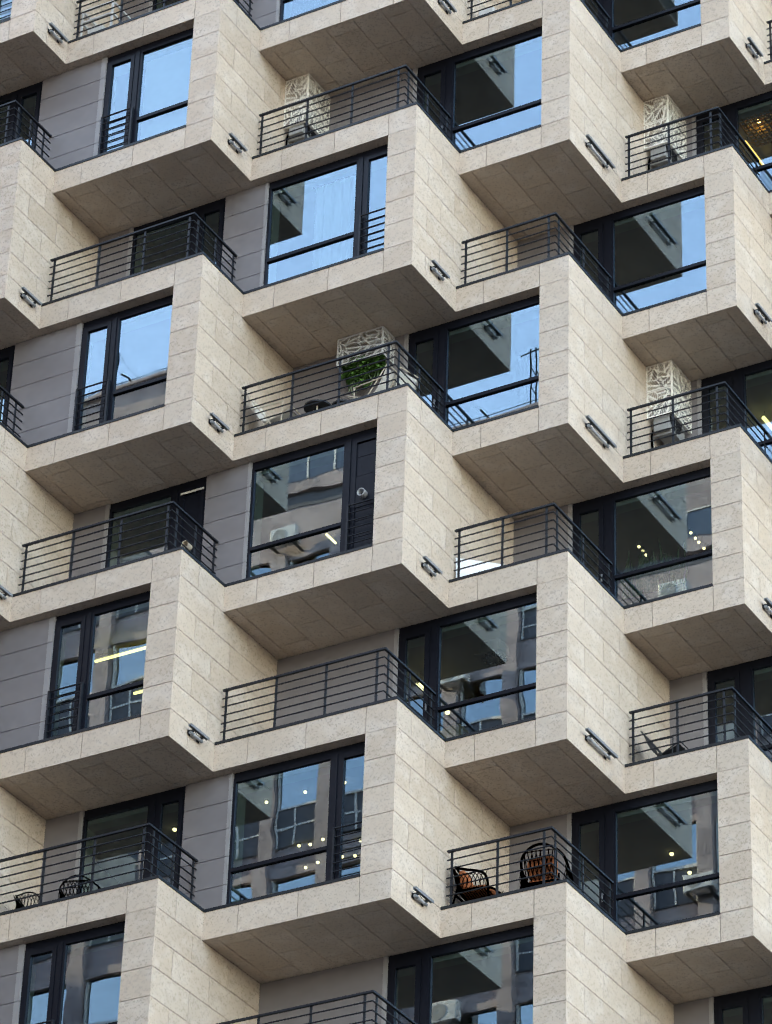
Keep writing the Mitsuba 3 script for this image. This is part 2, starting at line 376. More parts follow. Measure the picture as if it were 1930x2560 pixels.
# interior reveals: white painted wall ends beside the glass
for k in FLOORS:
    for j in range(0, 6):
        if not is_block(j, k): continue
        z, y, xl, xm = zs(k), YG[j], XO[j - 2], XO[j - 1]
        sp = {0: (0.20, 3.01, 3.925 + 0.0), 1: (0.735, 3.01, xm + 0.755 - xl), 2: (0.735, 3.01, xm + 0.225 - xl), 3: (2.5,), 4: (1.16,), 5: (0.68,)}[j]
        ms = [boxm(xl - 0.09, xl + sp[0] + 0.075, y + 0.145, y + 0.40, z + ST + 0.012, z + H - 0.27)]
        if len(sp) > 1: ms.append(boxm(xl + sp[1] - 0.01, xl + sp[2] + 0.10, y + 0.145, y + 0.40, z + ST + 0.012, z + H - 0.27))
        put_mesh(BLD, 'window_reveal', cat(ms), 'reveal_white')

# the storeys above and below the ones in the picture, in the same plan
put_mesh(BLD, 'upper_storeys', extrude(outline(0.05), zs(-1) + ST, 11.0), 'stone_0')
put_mesh(BLD, 'lower_storeys', extrude(outline(0.05), GROUND, zs(7) - 0.01), 'stone_0')

# ------------------------------------------------------------------ balcony railings
A1, A2 = 0.10, 0.34
RZ = (1.69, 1.52, 1.35, 1.175, 1.005, 0.835)
RP = {0: ((0.12, 1.2, 2.24, 3.2), (0.17, 0.6, 1.05), 1.35), 1: ((0.13, 1.19, 2.24, 3.26), (0.19, 0.83, 1.47), 1.54), 2: ((0.11, 1.16, 2.19, 3.23), (0.16, 0.93, 1.71), 1.80),
      3: ((0.13, 1.03, 1.93), (0.17, 1.21, 2.24), 2.32), 4: ((0.11, 0.99, 1.91), (0.15, 0.95, 1.85), 1.92), 5: ((0.11, 1.2, 2.2, 3.1), (0.15, 0.9, 1.6), 1.7)}
def railing(j, k):
    z, xi, xo, yf = zs(k), XO[j - 1], XO[j], YF[j]
    if not any(in_frame((x, yf, z + zz), 150) for x in (xi, (xi + xo) / 2, xo) for zz in (0.5, 1.7)): return
    rh = holder(BLD, 'balcony_railing')
    xc, yr = xo - A2, yf + A1
    fx, sy, ye = RP[j]
    ye = yf + A1 + ye
    for i, h in enumerate(RZ):
        if i == 0:
            m = cat([boxm(xi + 0.05, xc + 0.025, yr - 0.025, yr + 0.025, z + h - 0.022, z + h + 0.014), boxm(xc - 0.025, xc + 0.025, yr + 0.0251, ye, z + h - 0.022, z + h + 0.014)])
            put_mesh(rh, 'handrail', m, 'rail_paint')
        else:
            put_mesh(rh, 'rail', cat([rod((xi + 0.04, yr, z + h), (xc, yr, z + h), 0.0135), rod((xc, yr, z + h), (xc, ye, z + h), 0.0135), trimesh.creation.icosphere(1, 0.0136).apply_translation((xc, yr, z + h))]), 'rail_paint', smooth=40)
    for d in fx: put_mesh(rh, 'post', boxm(xi + d - 0.020, xi + d + 0.020, yr + 0.006, yr + 0.03, z + ST, z + RZ[0] - 0.02), 'rail_paint')
    for d in sy: put_mesh(rh, 'post', boxm(xc - 0.03, xc - 0.006, yr + d - 0.020, yr + d + 0.020, z + ST, z + RZ[0] - 0.02), 'rail_paint')
for k in range(0, 8):
    for j in range(0, 6):
        if not is_block(j, k): railing(j, k)
flush_panels()
# ------------------------------------------------------------------ wall lamps: one on the side wall of each projecting bay
def wall_lamp(j, k, label):
    z, x, yf = zs(k), XO[j], YF[j]
    long_ = j == 3
    a, b = {0: (0.30, 0.92), 1: (0.40, 1.0), 2: (0.52, 1.14), 3: (0.46, 1.62), 4: (0.60, 1.24)}[j]
    t = thing('wall_lamp', label, 'lamp')
    y0, y1 = yf + a, yf + b
    y0, y1 = y0 + 0.07, y1 + 0.07
    zb = z + 0.435
    put_mesh(t, 'bar', cat([boxm(x + 0.085, x + 0.150, y0, y1, zb - 0.012, zb + 0.012), boxm(x + 0.085, x + 0.097, y0 + 0.003, y1 - 0.003, zb - 0.03, zb - 0.0125), boxm(x + 0.1375, x + 0.1495, y0 + 0.003, y1 - 0.003, zb - 0.040, zb - 0.0125)]), 'lamp_metal')
    for q in ((y0 + 0.10, y1 - 0.20) if not long_ else (y0 + 0.15, y1 - 0.28)):
        put_mesh(t, 'bracket', cat([boxm(x + 0.0005, x + 0.012, q, q + 0.08, zb - 0.12, zb - 0.03), boxm(x + 0.0125, x + 0.115, q + 0.02, q + 0.06, zb - 0.075, zb - 0.037)]), 'lamp_black')
        put_mesh(t, 'knuckle', rod((x + 0.065, q, zb - 0.10), (x + 0.065, q + 0.085, zb - 0.10), 0.032, 14), 'lamp_metal', smooth=40)
    if long_: put_mesh(t, 'light_tube', rod((x + 0.065, y0 + 0.25, zb - 0.10), (x + 0.065, y1 - 0.285, zb - 0.10), 0.027, 14), 'lamp_tube_glass', smooth=40)
    else: put_mesh(t, 'light_tube', rod((x + 0.065, y0 + 0.19, zb - 0.10), (x + 0.065, y1 - 0.205, zb - 0.10), 0.027, 14), 'lamp_tube_glass', smooth=40)
    y0 += 0.0
    put_mesh(t, 'cable', tube(spline([(x + 0.10, y0 + 0.2, zb - 0.04), (x + 0.09, (y0 + y1) / 2, zb - 0.07), (x + 0.10, y1 - 0.2, zb - 0.04)], 10), 0.006, 6), 'lamp_black', smooth=True)
ORD = ['topmost', 'second', 'third', 'fourth', 'fifth']
COLN = {0: 'at the left edge of the photo', 1: 'in the second lamp column from the left', 2: 'in the middle lamp column', 3: 'in the column of long lamps', 4: 'near the right edge of the photo'}
for j in range(0, 5):
    ks = [k for k in range(0, 7) if is_block(j, k) and in_frame((XO[j] + 0.15, YF[j] + 0.8, zs(k) + 0.36), 8)]
    for i, k in enumerate(ks):
        nm = ('long' if j == 3 else 'short') + ' dark wall lamp on stone, ' + ('lowest' if i == len(ks) - 1 and i else ORD[i]) + ' ' + COLN[j]
        wall_lamp(j, k, nm)

# ------------------------------------------------------------------ laser cut leaf screens hiding the air conditioners
def leaf_outline(L, W):
    t = np.linspace(0, 1, 14); r = W * np.sin(math.pi * t ** 0.8) ** 0.8
    return sg.Polygon(np.vstack([np.stack([t * L, r], 1), np.stack([t[::-1] * L, -r[::-1]], 1)])).buffer(0)
def leaf_slots(L, W, n):
    out = []; o = leaf_outline(L, W).buffer(-0.006)
    for s in (1, -1):
        for i in range(n):
            t0 = 0.06 + 0.86 * i / n
            p0 = np.array([t0 * L, s * 0.007]); p2 = np.array([(t0 + 0.34) * L, s * W * 1.15]); p1 = np.array([(t0 + 0.22) * L, s * W * 0.38])
            u = np.linspace(0, 1, 7)[:, None]
            c = (1 - u) ** 2 * p0 + 2 * u * (1 - u) * p1 + u ** 2 * p2
            w = (0.70 * L / n) * np.sin(math.pi * np.clip(u[:, 0] * 0.85 + 0.12, 0, 1)) ** 0.7 * 0.95 + 0.001
            d = np.array([-1.0, 0.12 * s])
            out.append(sg.Polygon(np.vstack([c, (c + d * w[:, None])[::-1]])).buffer(0).intersection(o))
    return unary_union([q for q in out if q.area > 2e-5])
def leaf_panel(w, h, seed, n=10, size=0.34, border=0.022, thick=0.006):
    rng = random.Random(seed)
    inner = sg.box(border, border, w - border, h - border); holes = sg.Polygon(); used = sg.Polygon()
    nx, nz = max(2, round(w / 0.21)), max(2, round(h / 0.22))
    spots = [((i + 0.5) * w / nx, (q + 0.5) * h / nz) for i in range(nx) for q in range(nz)] + [(rng.uniform(0, w), rng.uniform(0, h)) for _ in range(16)]
    for cx, cz in spots:
        L = size * rng.uniform(0.85, 1.15); W = L * rng.uniform(0.26, 0.33); a = rng.uniform(0, 360)
        f = lambda gm: affinity.translate(affinity.rotate(affinity.translate(gm, -L / 2, 0), a, origin=(0, 0)), cx + rng2[0], cz + rng2[1])
        rng2 = (rng.uniform(-0.03, 0.03), rng.uniform(-0.03, 0.03))
        o = f(leaf_outline(L, W)); s = f(leaf_slots(L, W, n))
        holes = holes.union(s.difference(used.buffer(0.007))); used = used.union(o)
    rest = inner.difference(used.buffer(0.010)).buffer(-0.008).buffer(0.004)
    holes = holes.union(rest).intersection(inner)
    body = sg.box(0, 0, w, h).difference(holes).simplify(0.0012)
    parts = [q for q in getattr(body, 'geoms', [body]) if q.area > 1e-4]
    m = cat([trimesh.creation.extrude_polygon(q, thick, engine='earcut') for q in parts])
    v = m.vertices.copy(); m.vertices = np.stack([v[:, 0], -v[:, 2] + thick, v[:, 1]], 1)   # upright in the xz plane
    return m
grain_mat('screen_cream', (0.80, 0.765, 0.68), 0.05, 9, rough=0.45)
grain_mat('screen_grey', (0.50, 0.50, 0.49), 0.05, 9, rough=0.45)
grain_mat('ac_white', (0.50, 0.49, 0.47), 0.06, 8, rough=0.4)
grain_mat('ac_grey', (0.23, 0.225, 0.215), 0.1, 8, rough=0.5)
SCRW, SCRD = 0.55, 0.86
FRONT = [leaf_panel(SCRW, 0.60, 11 + i, 6, 0.42) for i in range(2)]
SIDE = [leaf_panel(SCRD, 0.60, 31 + i, 6, 0.42) for i in range(2)]
def turned(m, x, y, z, side=False):
    m = m.copy()
    if side: m.apply_transform(trimesh.transformations.rotation_matrix(math.pi / 2, (0, 0, 1)))
    m.apply_translation((x, y, z)); return m
def ac_screen(xw, y0, zc, label, flip=0):
    t = thing('leaf_screen', label, 'screen')
    for i, zz in enumerate((zc - 0.62, zc - 1.235)):
        put_mesh(t, 'front_panel', turned(FRONT[(i + flip) % 2], xw + 0.003, y0, zz), 'screen_cream')
        put_mesh(t, 'side_panel', turned(SIDE[(i + flip) % 2], xw + SCRW + 0.004, y0 + 0.008, zz, True), 'screen_cream')
    put_mesh(t, 'lip', cat([boxm(xw + 0.003, xw + SCRW - 0.01, y0 + 0.0065, y0 + 0.05, zc - 1.2355, zc - 1.2295), boxm(xw + SCRW - 0.05, xw + SCRW - 0.007, y0 + 0.051, y0 + 0.85, zc - 1.2355, zc - 1.2295), boxm(xw + SCRW - 0.03, xw + SCRW - 0.006, y0 + 0.007, y0 + 0.03, zc - 1.22, zc - 0.01)]), 'screen_cream')
def air_conditioner(xw, y0, y1, z0, label, mat='ac_grey', d=0.34, h=0.62, legs=True):
    t = thing('air_conditioner', label, 'air conditioner')
    put_mesh(t, 'body', rbox(xw + 0.10, xw + 0.10 + d, y0, y1, z0, z0 + h, 0.02), mat, smooth=30)
    c = np.array([xw + 0.10 + d, y0 + (y1 - y0) * 0.40, z0 + h / 2])
    rg = [tube([c + [0.006, math.cos(q) * r, math.sin(q) * r] for q in np.linspace(0, 2 * math.pi, 28)[:-1]], 0.005, 5, True) for r in np.linspace(0.05, h * 0.42, 6)]
    put_mesh(t, 'fan_grille', cat(rg + [rod(c + [0.006, 0, -h * .42], c + [0.006, 0, h * .42], 0.005), rod(c + [0.006, -h * .42, 0], c + [0.006, h * .42, 0], 0.005)]), 'ac_grey')
    put_mesh(t, 'fan', trimesh.creation.cylinder(radius=h * 0.41, height=0.006, sections=28, transform=trimesh.transformations.rotation_matrix(math.pi / 2, (0, 1, 0))).apply_translation(c + [-0.001, 0, 0]), 'lamp_black')
    if legs:
        for yy in (y0 + 0.10, y1 - 0.14):
            put_mesh(t, 'bracket', cat([boxm(xw + 0.002, xw + 0.12 + d, yy, yy + 0.04, z0 - 0.05, z0 - 0.003), boxm(xw + 0.002, xw + 0.04, yy + 0.001, yy + 0.039, z0 - 0.38, z0 - 0.051)]), 'ac_grey')
    put_mesh(t, 'pipe', tube(spline([(xw + 0.15, y0 + 0.05, z0 + 0.12), (xw + 0.06, y0 + 0.02, z0 - 0.05), (xw + 0.05, y0 + 0.06, z0 - 0.35), (xw + 0.03, y0 + 0.12, z0 - 0.75)], 16), 0.022, 7), 'lamp_black', smooth=True)
    return t
ac_screen(XO[1], 3.69, zs(0), 'cream leaf pattern screen box in the left balcony corner, nearest the photo middle')
ac_screen(XO[3], 7.64, zs(0), 'cream leaf pattern screen box on the upper right balcony', 1)
ac_screen(XO[3], 7.64, zs(2), 'cream leaf pattern screen box on the middle right balcony above a pale unit')
air_conditioner(XO[1], 3.74, 4.46, zs(1) + 1.86, 'pale air conditioner under the leaf screen of the top middle balcony')
air_conditioner(XO[3], 7.72, 8.42, zs(1) + 1.80, 'pale air conditioner hanging under the leaf screen at upper right')
air_conditioner(XO[3], 7.72, 8.42, zs(3) + 1.78, 'pale air conditioner hanging under the leaf screen at middle right')
# grey screen with a wall box on the balcony in the middle of the photo
tg = thing('leaf_screen', 'grey leaf pattern screen box above the green plant', 'screen')
z = zs(3)
put_mesh(tg, 'front_panel', turned(leaf_panel(1.02, 0.63, 77, 8, 0.44, 0.03), 4.97, 4.10, z + 2.655), 'screen_grey')
put_mesh(tg, 'side_panel', turned(leaf_panel(0.44, 0.63, 78, 7, 0.36, 0.03), 5.99, 4.108, z + 2.655, True), 'screen_grey')
put_mesh(tg, 'lip', cat([boxm(4.97, 5.98, 4.107, 4.15, z + 2.655, z + 2.661), boxm(4.965, 4.971, 4.107, 4.55, z + 2.655, z + 3.28)]), 'screen_grey')
# balconies at the top edge
ta = air_conditioner(0.02, 1.62, 2.35, zs(0) + 0.75, 'white air conditioner in a white frame on the top left balcony', mat='ac_white', legs=False, h=0.5)
fr = []
for yy in (1.50, 2.45):
    for xx in (0.06, 0.80): fr.append(boxm(xx - 0.02, xx + 0.02, yy - 0.02, yy + 0.02, zs(0) + 0.56, zs(0) + 1.62))
    for zz in (0.70, 1.30, 1.60): fr.append(boxm(0.085, 0.775, yy - 0.018, yy + 0.018, zs(0) + zz - 0.02, zs(0) + zz + 0.02))
for xx in (0.06, 0.80):
    for zz in (0.70, 1.30, 1.60): fr.append(boxm(xx - 0.018, xx + 0.018, 1.525, 2.425, zs(0) + zz - 0.02, zs(0) + zz + 0.02))
put_mesh(ta, 'stand', cat(fr), 'ac_white')
air_conditioner(7.47, 4.75, 5.5, zs(0) + 0.70, 'white air conditioner low on the balcony at the top edge, right of middle', mat='ac_white', legs=False, h=0.42)

# ------------------------------------------------------------------ wicker chairs
grain_mat('wicker_dark', (0.105, 0.07, 0.05), 0.35, 60, rough=0.5)
grain_mat('wicker_black', (0.06, 0.054, 0.05), 0.3, 60, rough=0.5)
grain_mat('cushion_orange', (0.33, 0.105, 0.04), 0.2, 40, rough=0.9, spec=0.1)
grain_mat('cane_brown', (0.36, 0.22, 0.14), 0.3, 60, rough=0.5)
def wicker_chair(x, y, z, ang, label, mat='wicker_dark', cushion='cushion_orange', cane='cane_brown', s=1.0, hoop=0.92, group=None):
    """Armchair: local +y is the way it faces; a bent hoop makes the arms and the back."""
    t = thing('wicker_armchair', label, 'chair', group)
    ca, sa = math.cos(ang), math.sin(ang)
    def W(pts):
        p = np.asarray(pts, float) * s
        return np.stack([x + p[:, 0] * ca - p[:, 1] * sa, y + p[:, 0] * sa + p[:, 1] * ca, z + p[:, 2]], 1)
    def tb(pts, r, n=24, closed=False): return tube(W(spline(pts, n)), r * s, 7, closed)
    put_mesh(t, 'hoop', tb([(-0.36, 0.30, 0.30), (-0.40, 0.22, 0.58), (-0.41, -0.02, 0.66), (-0.34, -0.28, hoop - 0.14), (0, -0.40, hoop), (0.34, -0.28, hoop - 0.14), (0.41, -0.02, 0.66), (0.40, 0.22, 0.58), (0.36, 0.30, 0.30)], 0.025 if cushion else 0.016, 40), mat, smooth=True)
    for sx in (-1, 1):
        put_mesh(t, 'leg', tb([(sx * 0.36, 0.30, 0.32), (sx * 0.37, 0.32, 0.15), (sx * 0.35, 0.33, 0.0)], 0.02, 8), mat, smooth=True)
        put_mesh(t, 'leg', tb([(sx * 0.30, -0.26, 0.45), (sx * 0.32, -0.32, 0.2), (sx * 0.33, -0.36, 0.0)], 0.02, 8), mat, smooth=True)
        lat = []
        for i in range(7):
            a = i / 6
            lat.append(tb([(sx * 0.375, 0.28 - 0.50 * a, 0.30), (sx * 0.40, 0.16 - 0.50 * a + 0.1, 0.45), (sx * 0.405, 0.30 - 0.42 * a, 0.60 + 0.02 * a)], 0.008, 6))
            lat.append(tb([(sx * 0.378, -0.22 + 0.50 * a, 0.30), (sx * 0.402, -0.12 + 0.42 * a, 0.45), (sx * 0.407, -0.22 + 0.42 * a, 0.62 - 0.02 * a)], 0.008, 6))
        put_mesh(t, 'arm_lattice', cat(lat), mat, smooth=True)
    bl = []
    for i in range(8):
        a = -0.26 + 0.52 * i / 7
        for d in (-0.12, 0.12):
            bl.append(tb([(a, -0.27, 0.36), (np.clip(a + d * .5, -.28, .28), -0.33, 0.56), (np.clip(a + d, -0.29, 0.29), -0.38, hoop - 0.10)], 0.010, 6))
    for zz in (0.42, 0.56, 0.70, hoop - 0.12): bl.append(tb([(-0.27, -0.28 - (zz - .4) * .18, zz), (0, -0.31 - (zz - .4) * .18, zz), (0.27, -0.28 - (zz - .4) * .18, zz)], 0.009, 8))
    put_mesh(t, 'back_lattice', cat(bl), cane, smooth=True)
    put_mesh(t, 'seat', cat([tb([(-0.36, 0.30, 0.30), (0, 0.36, 0.31), (0.36, 0.30, 0.30), (0.34, -0.26, 0.30), (0, -0.30, 0.30), (-0.34, -0.26, 0.30), (-0.36, 0.30, 0.30)], 0.022, 30)] + [tb([(-0.34, yy, 0.30), (0, yy, 0.295), (0.34, yy, 0.30)], 0.012, 5) for yy in np.linspace(-0.24, 0.28, 12)] + [tb([(-0.30, 0.34, 0.12), (0, 0.38, 0.26), (0.30, 0.34, 0.12)], 0.015, 12)]), mat, smooth=True)
    if cushion:
        def cush(cx, cy, cz, wx, wy, wz, tilt):
            m = trimesh.creation.icosphere(3); v = m.vertices.copy()
            v = np.sign(v) * np.abs(v) ** 0.55 * [wx, wy, wz]; ct, st = math.cos(tilt), math.sin(tilt)
            v = np.stack([v[:, 0], v[:, 1] * ct - v[:, 2] * st, v[:, 1] * st + v[:, 2] * ct], 1) + [cx, cy, cz]
            m.vertices = W(v); return m
        put_mesh(t, 'seat_cushion', cush(0, 0.03, 0.375, 0.29, 0.27, 0.065, 0.03), cushion, smooth=True)
        put_mesh(t, 'back_cushion', cush(0, -0.22, 0.60, 0.27, 0.06, 0.21, 0.16), cushion, smooth=True)
    return t
fl = ST + 0.012
wicker_chair(7.90, 4.84, zs(6) + fl, math.radians(-82), 'dark wicker armchair with orange cushions, seen from the side beside the stone wall')
wicker_chair(9.10, 5.05, zs(6) + fl, math.radians(12), 'dark wicker armchair turned away, its brown woven back behind the balcony railing', hoop=0.98)
wicker_chair(0.62, 1.86, zs(6) + fl, math.radians(-75), 'small black wicker chair at the left edge of the lower left balcony', 'wicker_black', None, 'wicker_black', 0.80, 0.78)
wicker_chair(1.55, 1.95, zs(6) + fl, math.radians(20), 'black wicker chair with a round hoop back near the balcony window', 'wicker_black', None, 'wicker_black', 0.86, 0.80)

# ------------------------------------------------------------------ lounge furniture on the balcony in the middle
grain_mat('canvas_cream', (0.52, 0.49, 0.43), 0.1, 30, rough=0.9, spec=0.1)
grain_mat('pale_wood', (0.50, 0.43, 0.33), 0.2, 40, rough=0.5)
grain_mat('table_black', (0.012, 0.012, 0.013), 0.2, 20, rough=0.45)
def sling_chair(x, y, z, ang, label, wood='pale_wood', cloth='canvas_cream', s=1.0, back=0.95):
    t = thing('lounge_chair', label, 'chair')
    ca, sa = math.cos(ang), math.sin(ang)
    def W(p):
        p = np.asarray(p, float) * s
        return np.stack([x + p[:, 0] * ca - p[:, 1] * sa, y + p[:, 0] * sa + p[:, 1] * ca, z + p[:, 2]], 1)
    prof = spline([(-0.44, back), (-0.30, 0.58), (-0.14, 0.34), (0.10, 0.30), (0.46, 0.42)], 18)
    V = []
    for w in (-0.26, 0.26):
        for d in (0.0, -0.018): V.append([(q[0], w, q[1] + d) for q in prof])
    V = np.array(V); n = len(prof); P = V.reshape(-1, 3); F = []
    for i in range(n - 1):
        for a, b in ((0, 2), (3, 1), (1, 0), (2, 3)): F += [[a * n + i, a * n + i + 1, b * n + i], [b * n + i, a * n + i + 1, b * n + i + 1]]
    put_mesh(t, 'sling', trimesh.Trimesh(W(P), F, process=False), cloth, smooth=False)
    for w in (-0.29, 0.29):
        def bar(a, b, name): put_mesh(t, name, rod(*W([(a[0], w, a[1]), (b[0], w, b[1])]), 0.013 * s), wood, smooth=40)
        bar((-0.47, back + 0.03), (0.18, 0.02), 'back_rail'); bar((0.50, 0.46), (-0.42, 0.02), 'seat_rail')
        bar((-0.36, 0.62), (0.34, 0.60), 'armrest'); bar((0.33, 0.60), (0.30, 0.02), 'leg')
    for q in ((-0.47, back + 0.03), (0.50, 0.46), (0.18, 0.02)):
        put_mesh(t, 'crossbar', rod(*W([(q[0], -0.29, q[1]), (q[0], 0.29, q[1])]), 0.012 * s), wood, smooth=40)
    return t
sling_chair(4.30, 3.10, zs(3) + fl, 0.0, 'cream sling lounge chair beside the stone wall on the middle balcony')
sling_chair(6.40, 3.22, zs(3) + fl, math.radians(176), 'cream sling lounge chair below the plant on the middle balcony', s=0.92, back=0.88)
sling_chair(6.60, 3.55, zs(3) + fl, math.radians(165), 'folded cream deck chair at the railing corner of the middle balcony', s=0.9)
sling_chair(10.45, 7.05, zs(5) + fl, math.radians(0), 'black sling chair in the corner of the lower right balcony', 'lamp_black', 'table_black', 0.80, 0.92)
for (x, y, lab, r, h) in ((5.18, 3.18, 'larger round black side table on the middle balcony', 0.27, 0.50), (5.66, 3.30, 'smaller round black side table on the middle balcony', 0.22, 0.46)):
    t = thing('side_table', lab, 'table')
    put_mesh(t, 'table_top', trimesh.creation.cylinder(radius=r, height=0.03, sections=36).apply_translation((x, y, zs(3) + fl + h)), 'table_black', smooth=40)
    for q in range(3):
        a = 2.1 * q + 0.9
        put_mesh(t, 'leg', rod((x + 0.10 * math.cos(a), y + 0.10 * math.sin(a), zs(3) + fl + h - 0.015), (x + 0.22 * math.cos(a), y + 0.22 * math.sin(a), zs(3) + fl), 0.016), 'pale_wood', smooth=40)
# white folded board on the balcony below
t = thing('white_board', 'white board leaning behind the railing on the balcony right of the middle', 'board')
wb = boxm(0, 1.02, 0, 0.03, 0, 0.62); wb.apply_transform(trimesh.transformations.rotation_matrix(-0.12, (1, 0, 0))); wb.apply_transform(trimesh.transformations.rotation_matrix(math.radians(42), (0, 0, 1))); wb.apply_translation((7.50, 4.50, zs(4) + fl))
grain_mat('pipe_white', (0.40, 0.40, 0.40), 0.05, 9, rough=0.4)
grain_mat('board_white', (0.80, 0.81, 0.82), 0.04, 6, rough=0.4)
put_mesh(t, 'panel', wb, 'board_white')
w2 = boxm(0, 1.0, -0.005, 0, 0.02, 0.05); w2.apply_transform(trimesh.transformations.rotation_matrix(-0.12, (1, 0, 0))); w2.apply_transform(trimesh.transformations.rotation_matrix(math.radians(42), (0, 0, 1))); w2.apply_translation((7.50, 4.50, zs(4) + fl))
put_mesh(t, 'edge_strip', w2, 'lamp_metal')

# ------------------------------------------------------------------ plants
def leaf_fn(a, b):
    def fn(p, n, uv): return mix(a, b, noise(p.x * 23, p.y * 23, p.z * 23))
    return fn
scene['leaf_green'] = {'type': 'twosided', 'bsdf': {'type': 'principled', 'base_color': proc(leaf_fn((0.024, 0.068, 0.016), (0.11, 0.21, 0.04))), 'roughness': 0.45, 'specular': 0.4}}
scene['leaf_dark'] = {'type': 'twosided', 'bsdf': {'type': 'principled', 'base_color': proc(leaf_fn((0.10, 0.17, 0.08), (0.27, 0.36, 0.19))), 'roughness': 0.5, 'specular': 0.4}}
def leaf_mesh(base, tip, width, bend=0.15, n=4, up=(0, 0, 1)):
    base, tip = np.asarray(base, float), np.asarray(tip, float); d = tip - base
    sd = np.cross(d, up); sd /= np.linalg.norm(sd) + 1e-9; nn = np.cross(sd, d); nn /= np.linalg.norm(nn) + 1e-9
    V, F = [], []
    for i in range(n + 1):
        a = i / n; c = base + d * a + nn * (bend * np.linalg.norm(d) * math.sin(math.pi * a) * 0.6)
        w = width * math.sin(math.pi * (0.08 + 0.90 * a)) ** 0.8
        V += [c - sd * w + nn * 0.25 * w, c, c + sd * w + nn * 0.25 * w]
    for i in range(n):
        for s in (0, 1): o = i * 3 + s; F += [[o, o + 1, o + 3], [o + 1, o + 4, o + 3]]
    return trimesh.Trimesh(V, F, process=False)
rp = random.Random(3)
t = thing('hanging_plant', 'green leafy hanging plant under the grey leaf screen', 'plant')
LV = []
for i in range(640):
    u, v = rp.random(), rp.random()
    bx = 5.02 + 0.86 * u; tz = zs(3) + 2.74 - 0.58 * v ** 1.3 * (1 - abs(u - 0.5) * 1.1) + 0.05 * rp.random()
    by = 4.46 - 0.34 * rp.random() * math.sin(math.pi * (0.15 + 0.7 * u))
    b = (bx, by, tz); an = rp.uniform(0, 2 * math.pi); L = rp.uniform(0.07, 0.17)
    LV.append(leaf_mesh(b, (bx + L * math.cos(an) * 0.8, by - L * abs(math.sin(an)) * 0.7, tz - L * rp.uniform(0.1, 0.9)), L * 0.30, 0.2, 3))
k_ = put_mesh(t, 'foliage', cat(LV), 'leaf_green'); labels[k_] = {'kind': 'stuff'}
put_mesh(t, 'planter', rbox(5.05, 5.86, 4.36, 4.55, zs(3) + 2.46, zs(3) + 2.64, 0.03), 'table_black', smooth=30)
for i in range(14):
    bx = rp.uniform(5.1, 5.8); put_mesh(t, 'stem', tube(spline([(bx, 4.40, zs(3) + 2.60), (bx + rp.uniform(-.1, .1), 4.30, zs(3) + 2.45), (bx + rp.uniform(-.15, .15), 4.27, zs(3) + rp.uniform(2.0, 2.3))], 8), 0.006, 5), 'leaf_dark', smooth=True)
t = thing('window_plant', 'row of tall blade leaved plants standing inside the right hand window', 'plant')
z = zs(4); y0 = YG[4] + 0.27
put_mesh(t, 'planter', rbox(9.56, 10.90, y0 - 0.12, y0 + 0.12, z + ST + 0.012, z + 1.0, 0.02), 'table_black', smooth=30)
for i in range(74):
    bx = 9.62 + 1.22 * rp.random(); by = y0 + rp.uniform(-0.1, 0.1); hh = rp.uniform(0.55, 1.15) * (0.75 + 0.4 * rp.random())
    put_mesh(t, 'leaf', leaf_mesh((bx, by, z + 0.98), (bx + rp.uniform(-0.16, 0.16), by + rp.uniform(-0.1, 0.1), z + 0.98 + hh), rp.uniform(0.022, 0.042), rp.uniform(-.12, .12), 5, (0.3, 1, 0)), 'leaf_dark')

# ------------------------------------------------------------------ dark infill of the narrow casement with a vent, and the vent in a balcony door
z = zs(4); y = YG[2]
d = holder(BLD, 'vent_panel')
for a, b in ((0.70, 0.98), (0.985, 1.33), (1.335, 1.62), (1.625, 2.30), (2.305, 2.72), (2.725, 3.02)):
    put_mesh(d, 'board', boxm(6.27, XO[2] - PIER - 0.13, y + 0.0 + 0.010 * RNG.random(), y + 0.05, z + a + 0.004, z + b - 0.004), 'frame_dark')
def ring_pipe(c, r, l, hold, mat='pipe_white'):
    m = trimesh.creation.annulus(r_min=r * 0.86, r_max=r, height=l, sections=28); m.apply_transform(trimesh.transformations.rotation_matrix(math.pi / 2, (1, 0, 0))); m.apply_translation(c)
    put_mesh(hold, 'vent_pipe', m, mat, smooth=40)
ring_pipe((6.46, y - 0.06, z + 1.86), 0.08, 0.12, d)
d2 = holder(BLD, 'vent_panel')
put_mesh(d2, 'board', boxm(2.49, 2.90, y + 0.026, y + 0.029, z + 0.72, z + 3.0), 'frame_dark')
ring_pipe((2.68, y - 0.05, z + 1.80), 0.085, 0.14, d2, 'pale_wood')
put_mesh(d2, 'tape_strip', boxm(2.44, 2.96, y - 0.024, y - 0.016, z + 3.01, z + 3.055), 'canvas_cream')

